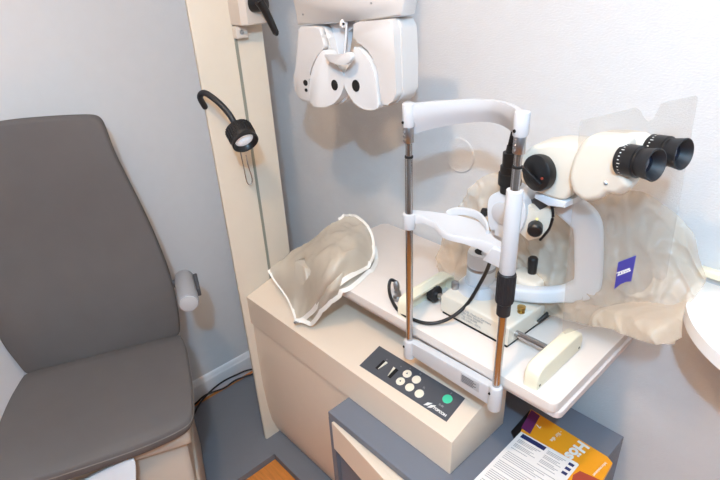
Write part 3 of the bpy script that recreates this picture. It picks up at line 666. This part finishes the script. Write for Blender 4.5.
# ================================================================== PLASTIC DUST COVER
random.seed(3)
def crumple(amp, sc):
    def f(p):
        n1 = noise.noise_vector(p*sc); r = 1-abs(noise.noise(p*sc*1.7+V((5, 1, 2))))*2
        r2 = 1-abs(noise.noise(p*sc*3.9+V((2, 7, 1))))*2
        w1 = V((p.x*1.0+p.z*.7, p.y, p.z*.35-p.x*.3))
        k1 = max(0, 1-abs(noise.noise(w1*sc*1.5+V((9, 3, 4))))*3.2)**1.5; k2 = max(0, 1-abs(noise.noise(w1*sc*3.1+V((1, 8, 6))))*3)**1.5
        q = p+n1*amp*.5+V((.2, -1, .3))*(r*amp*.3+r2*amp*.15+k1*amp*.55+k2*amp*.28)
        if q.y > WY-.006: q.y = WY-.006
        if q.z < TZ+.004 and q.x < tx1+.01 and q.y > ty0: q.z = TZ+.004+abs(noise.noise(p*30))*.004
        return q
    return f
net = [
 [(463, 203, 1.10), (490, 175, 1.12), (530, 178, 1.15), (590, 193, 1.17), (640, 193, 1.185), (684, 222, 1.185), (696, 250, 1.185)],
 [(446, 232, 1.08), (483, 215, 1.09), (530, 217, 1.12), (590, 225, 1.14), (640, 230, 1.14), (684, 246, 1.15), (699, 262, 1.165)],
 [(441, 260, 1.06), (480, 250, 1.07), (530, 255, 1.10), (590, 262, 1.11), (640, 268, 1.11), (676, 280, 1.11), (703, 277, 1.14)],
 [(444, 282, 1.04), (482, 280, 1.05), (530, 292, 1.08), (590, 295, 1.06), (635, 302, 1.07), (668, 310, 1.07), (688, 303, 1.10)],
 [(456, 296, 1.03), (488, 302, 1.045), (532, 314, 1.06), (585, 320, 1.02), (634, 334, 1.0), (665, 340, .99), (681, 336, 1.03)]]
ctrl = [[at(a, b, y=c) for a, b, c in r] for r in net]
g = gridsurf(ctrl, 22, 24, crumple(.034, 7))
dcv = obj('dust_cover', gridmesh(g), M['vinyl_pale'], angle=180)
tag(dcv, 'crumpled clear plastic dust cover bunched behind the slit lamp', 'dust cover')
ctrl2 = [[at(a, b, y=c) for a, b, c in r] for r in (
 [(565, 300, 1.06), (600, 300, 1.06), (640, 300, 1.07), (668, 304, 1.07), (688, 300, 1.10)],
 [(568, 312, 1.03), (600, 310, 1.01), (638, 318, .97), (664, 322, .96), (682, 318, 1.02)],
 [(580, 323, 1.02), (606, 328, .98), (636, 338, .95), (660, 343, .94), (681, 337, .98)])]
obj('cover_fold', gridmesh(gridsurf(ctrl2, 24, 24, crumple(.012, 9))), M['vinyl_pale'], dcv, angle=180)

# ================================================================== ZIPPED VINYL POUCH
rows_ = [
 [(269, 272, .84), (290, 256, .88), (315, 238, .965), (335, 224, 1.00), (350, 217, 1.00)],
 [(275, 281, .82), (300, 268, .90), (325, 255, 1.00), (347, 238, 1.02), (363, 224, 1.00)],
 [(283, 291, .80), (305, 284, .87), (330, 268, 1.00), (352, 252, 1.01), (371, 236, .985)],
 [(290, 303, .775), (306, 300, .82), (327, 284, .96), (350, 267, .985), (373, 252, .96)],
 [(297, 322, .752), (305, 320, .765), (322, 299, .88), (345, 282, .957), (368, 266, .948)]]
ctrl = [[at(a, b, z=c) for a, b, c in r] for r in rows_]
def soft(p):
    r = 1-abs(noise.noise(p*9))*2
    r2 = max(0, 1-abs(noise.noise(V((p.x*1.2+p.y, p.y-p.x*.4, p.z*.5))*16+V((3, 1, 7))))*3)**1.5
    q = p+V((0, -.2, 1))*(r*.007+r2*.005)+noise.noise_vector(p*8)*.003
    q.x = max(q.x, cx+.012)
    return q
gT = gridsurf(ctrl, 12, 12, soft)
zp = obj('vinyl_pouch', gridmesh(gT), M['vinyl'], angle=180)
tag(zp, 'translucent vinyl pouch with white zip, slumped over the left table edge', 'pouch')
def under(p):
    q = p+V((.004, .004, -.035))
    if q.x > tx0-.012 and q.y > ty0-.012: q.z = max(q.z, TZ+.004)
    q.z = max(q.z, .765 if q.y > .74 else .70)
    if q.x < cx+.012: q.x = cx+.012
    return q
gB = [[under(p) for p in r] for r in gT]
nr = len(gT); nc = len(gT[0])
for i in range(nr):
    for j in (0,): gB[i][j] = gT[i][j].copy()
for j in range(nc): gB[0][j] = gT[0][j].copy()
obj('lower_sheet', gridmesh(gB), M['vinyl'], zp, angle=180)
def strip(path, wd, m, par, nrm):
    bm = bmesh.new(); A = []; N = len(path)
    for i, p in enumerate(path):
        d = (path[min(i+1, N-1)]-path[max(i-1, 0)]).normalized(); n = nrm(i, p).normalized(); sd = d.cross(n).normalized()
        A.append([bm.verts.new(p+sd*wd/2+n*.0015), bm.verts.new(p-sd*wd/2+n*.0015), bm.verts.new(p-sd*wd/2-n*.0008), bm.verts.new(p+sd*wd/2-n*.0008)])
    for a, b in zip(A, A[1:]):
        for k in range(4): bm.faces.new((a[k], a[(k+1) % 4], b[(k+1) % 4], b[k]))
    bm.faces.new(A[0]); bm.faces.new(A[-1])
    return obj('zip_tape', bm, m, par, angle=40)
edge = [gT[-1][j] for j in range(nc)]+[gT[i][-1] for i in range(nr-2, -1, -1)]+[gT[0][j] for j in range(nc-2, int(nc*.78), -1)]
tocam = lambda i, p: (CAM-p)
strip(edge, .0145, M['zip'], zp, tocam)
edge2 = [gB[-1][j]+V((.004, -.010, .002)) for j in range(nc)]+[gB[i][-1]+V((.006, 0, 0)) for i in range(nr-2, nr//2, -1)]
strip(edge2, .013, M['zip'], zp, tocam)
strip([gT[i][0] for i in range(nr)], .009, M['zip'], zp, tocam)
zs = edge[0]+V((.01, -.012, .004))
obj('zip_pull', box(zs+V((-.005, -.004, -.002)), zs+V((.006, .016, .003)), .001), M['steel'], zp)

# ================================================================== BROCHURES ON THE GREY CABINET
def flat(pts, z, th, m, name, bev=0): return obj(name, prism([V((p.x, p.y, z)) for p in pts], (0, 0, th), bev), m, smooth=False)
zo = bz+.001
op = [at(531, 409, z=bz+.02), at(607.5, 456.7, z=bz+.02), at(612.7, 463, z=bz+.02)]
dirL = (at(603, 480, z=bz+.02)-at(612.7, 463, z=bz+.02)).normalized()
q1 = op[2]+dirL*.20; q2 = V((op[0].x-.012, op[0].y, bz))+V((.02, -.215, 0))
e1_ = (op[1]-op[0]).normalized(); q2 = op[0]+dirL*.20+e1_*.035
fo = flat([op[0]-e1_*.006-dirL*.004, op[0]+e1_*.10-dirL*.004, op[0]+e1_*.13+dirL*.2, op[0]-e1_*.009+dirL*.095], zo, .006, M['black'], 'folder')
tag(fo, 'thin black folder under the orange brochure, its left edge showing', 'folder')
wp = at(513.7, 433, z=bz+.001); obj('white_sticker', cyl((wp.x, wp.y, bz+.0005), (wp.x, wp.y, bz+.0012), .006), M['paper'], fo)
ob = flat([op[0], op[1], op[2], q1, q2], zo+.006, .013, M['orange'], 'brochure', .0005)
tag(ob, 'orange brochure with white heading under the white leaflet', 'brochure')
zt = zo+.0192
pt_ = lambda px, py: at(px, py, z=zt)
obj('purple_tab', prism([pt_(531.5, 410), pt_(540, 416), pt_(530, 434), pt_(521, 428)], (0, 0, .0004)), M['purple'], ob, smooth=False)
text('7', .020, pt_(537, 424), (0, -1, 0), (1, 0, 0), M['print'], ob, lift=.0008)
text('Hös', .042, pt_(579.5, 440.5)+V((-.0, 0, 0)), (-.08, -1, 0), (1, -.08, 0), M['print'], ob, lift=.0008, bold=.0016)
text('- für die', .015, pt_(571, 437)+V((-.03, 0.0, 0)), (-.08, -1, 0), (1, -.08, 0), M['print'], ob, lift=.0008)
text('Informationen', .010, pt_(605, 462), (-.08, -1, 0), (1, -.08, 0), M['print'], ob, lift=.0008)
obj('photo_print', prism([pt_(573, 475), pt_(580, 471), pt_(600, 480), pt_(590, 495), pt_(570, 490)], (0, 0, .0004)), M['red'], ob, smooth=False)
zl = zt+.0012
A_ = at(521, 431.7, z=zl); B_ = at(579, 465, z=zl); dD = (at(474, 480, z=zl)-A_).normalized(); Lh = .30
lf = flat([A_, B_+V((-.004, .002, 0)), B_, B_+dD*Lh, A_+dD*Lh], zl, .0008, M['paper'], 'leaflet')
tag(lf, 'white printed leaflet with navy bar on top of the orange brochure', 'leaflet')
ux = (B_-A_).normalized(); zl2 = zl+.0009
def LQ(a, b, w_, h_, m, nm):
    o = A_+ux*a+dD*b; o.z = zl2
    obj(nm, prism([o, o+ux*w_, o+ux*w_+dD*h_, o+dD*h_], (0, 0, .0003)), m, lf, smooth=False)
LQ(.008, .004, .066, .014, M['navy'], 'heading_bar')
W_ = (B_-A_).length
bm = bmesh.new()
def tl(a, b, w_):
    o = A_+ux*a+dD*b; o.z = zl2
    prism([o, o+ux*w_, o+ux*w_+dD*.0016, o+dD*.0016], (0, 0, .0003), bm=bm)
for k in range(9): tl(.010, .026+k*.0045, .060-(k % 3)*.008) if k % 4 != 3 else None
for k in range(13): tl(.082, .010+k*.0045, W_-.082-.028-(k % 3)*.006) if k % 4 != 3 else None
for k in range(24): tl(.010, .078+k*.0062, W_-.03-((k*7) % 5)*.012) if k % 6 != 5 else None
tx = obj('text_lines', bm, M['greyprint'], lf, smooth=False)
for k in range(3): LQ(W_-.020, .008+k*.017, .013, .009, M['navy'], 'navy_mark')

# ================================================================== ROUND WHITE SHELF, WALL PLATE
sc_ = V((.015, WY, 1.10)); rad = .252
rim = [V((sc_.x+rad*math.cos(a), min(WY-.001, 1.165+rad*math.sin(a)), 1.072)) for a in [math.pi+math.pi*k/48 for k in range(49)]]
rim = [V((rim[0].x, WY-.001, 1.072))]+rim+[V((rim[-1].x, WY-.001, 1.072))]
sh = obj('round_shelf', prism(rim, (0, 0, .028), .003, 2), M['shelf'], angle=40)
tag(sh, 'half-round white shelf fixed to the wall at the right edge', 'shelf')
wc = at(460, 155, y=WY)
tag(obj('wall_cover', lathe(bmesh.new(), (wc.x, WY-.0005, wc.z), (0, -1, 0), [(0, .052), (.003, .052), (.005, .050), (.0045, .047), (.0045, 0)], 48, caps=False), M['wall'], angle=20), 'round white blanking plate on the wall behind the head rest', 'wall plate')

# cables on the floor by the left wall
cpts = [at(185, 440, z=.036), at(190, 425, z=.036), at(200, 403, z=.036), at(218, 385, z=.036), at(236, 375, z=.036), at(254, 369, z=.036), V((-1.72, 1.05, .036))]
tag(obj('floor_cable', tube(cpts, .004), M['cable']), 'black cable curving over the grey plate beside the chair', 'cable')
cpts = [V((-1.875, .50, .005)), V((-1.876, .60, .005)), V((-1.862, .66, .034)), V((-1.84, .74, .035)), V((-1.845, .82, .035)), V((-1.80, .95, .035)), V((-1.75, 1.10, .035))]
tag(obj('floor_cable', tube(cpts, .004), M['cable']), 'black cable lying along the skirting board between wall and column', 'cable')
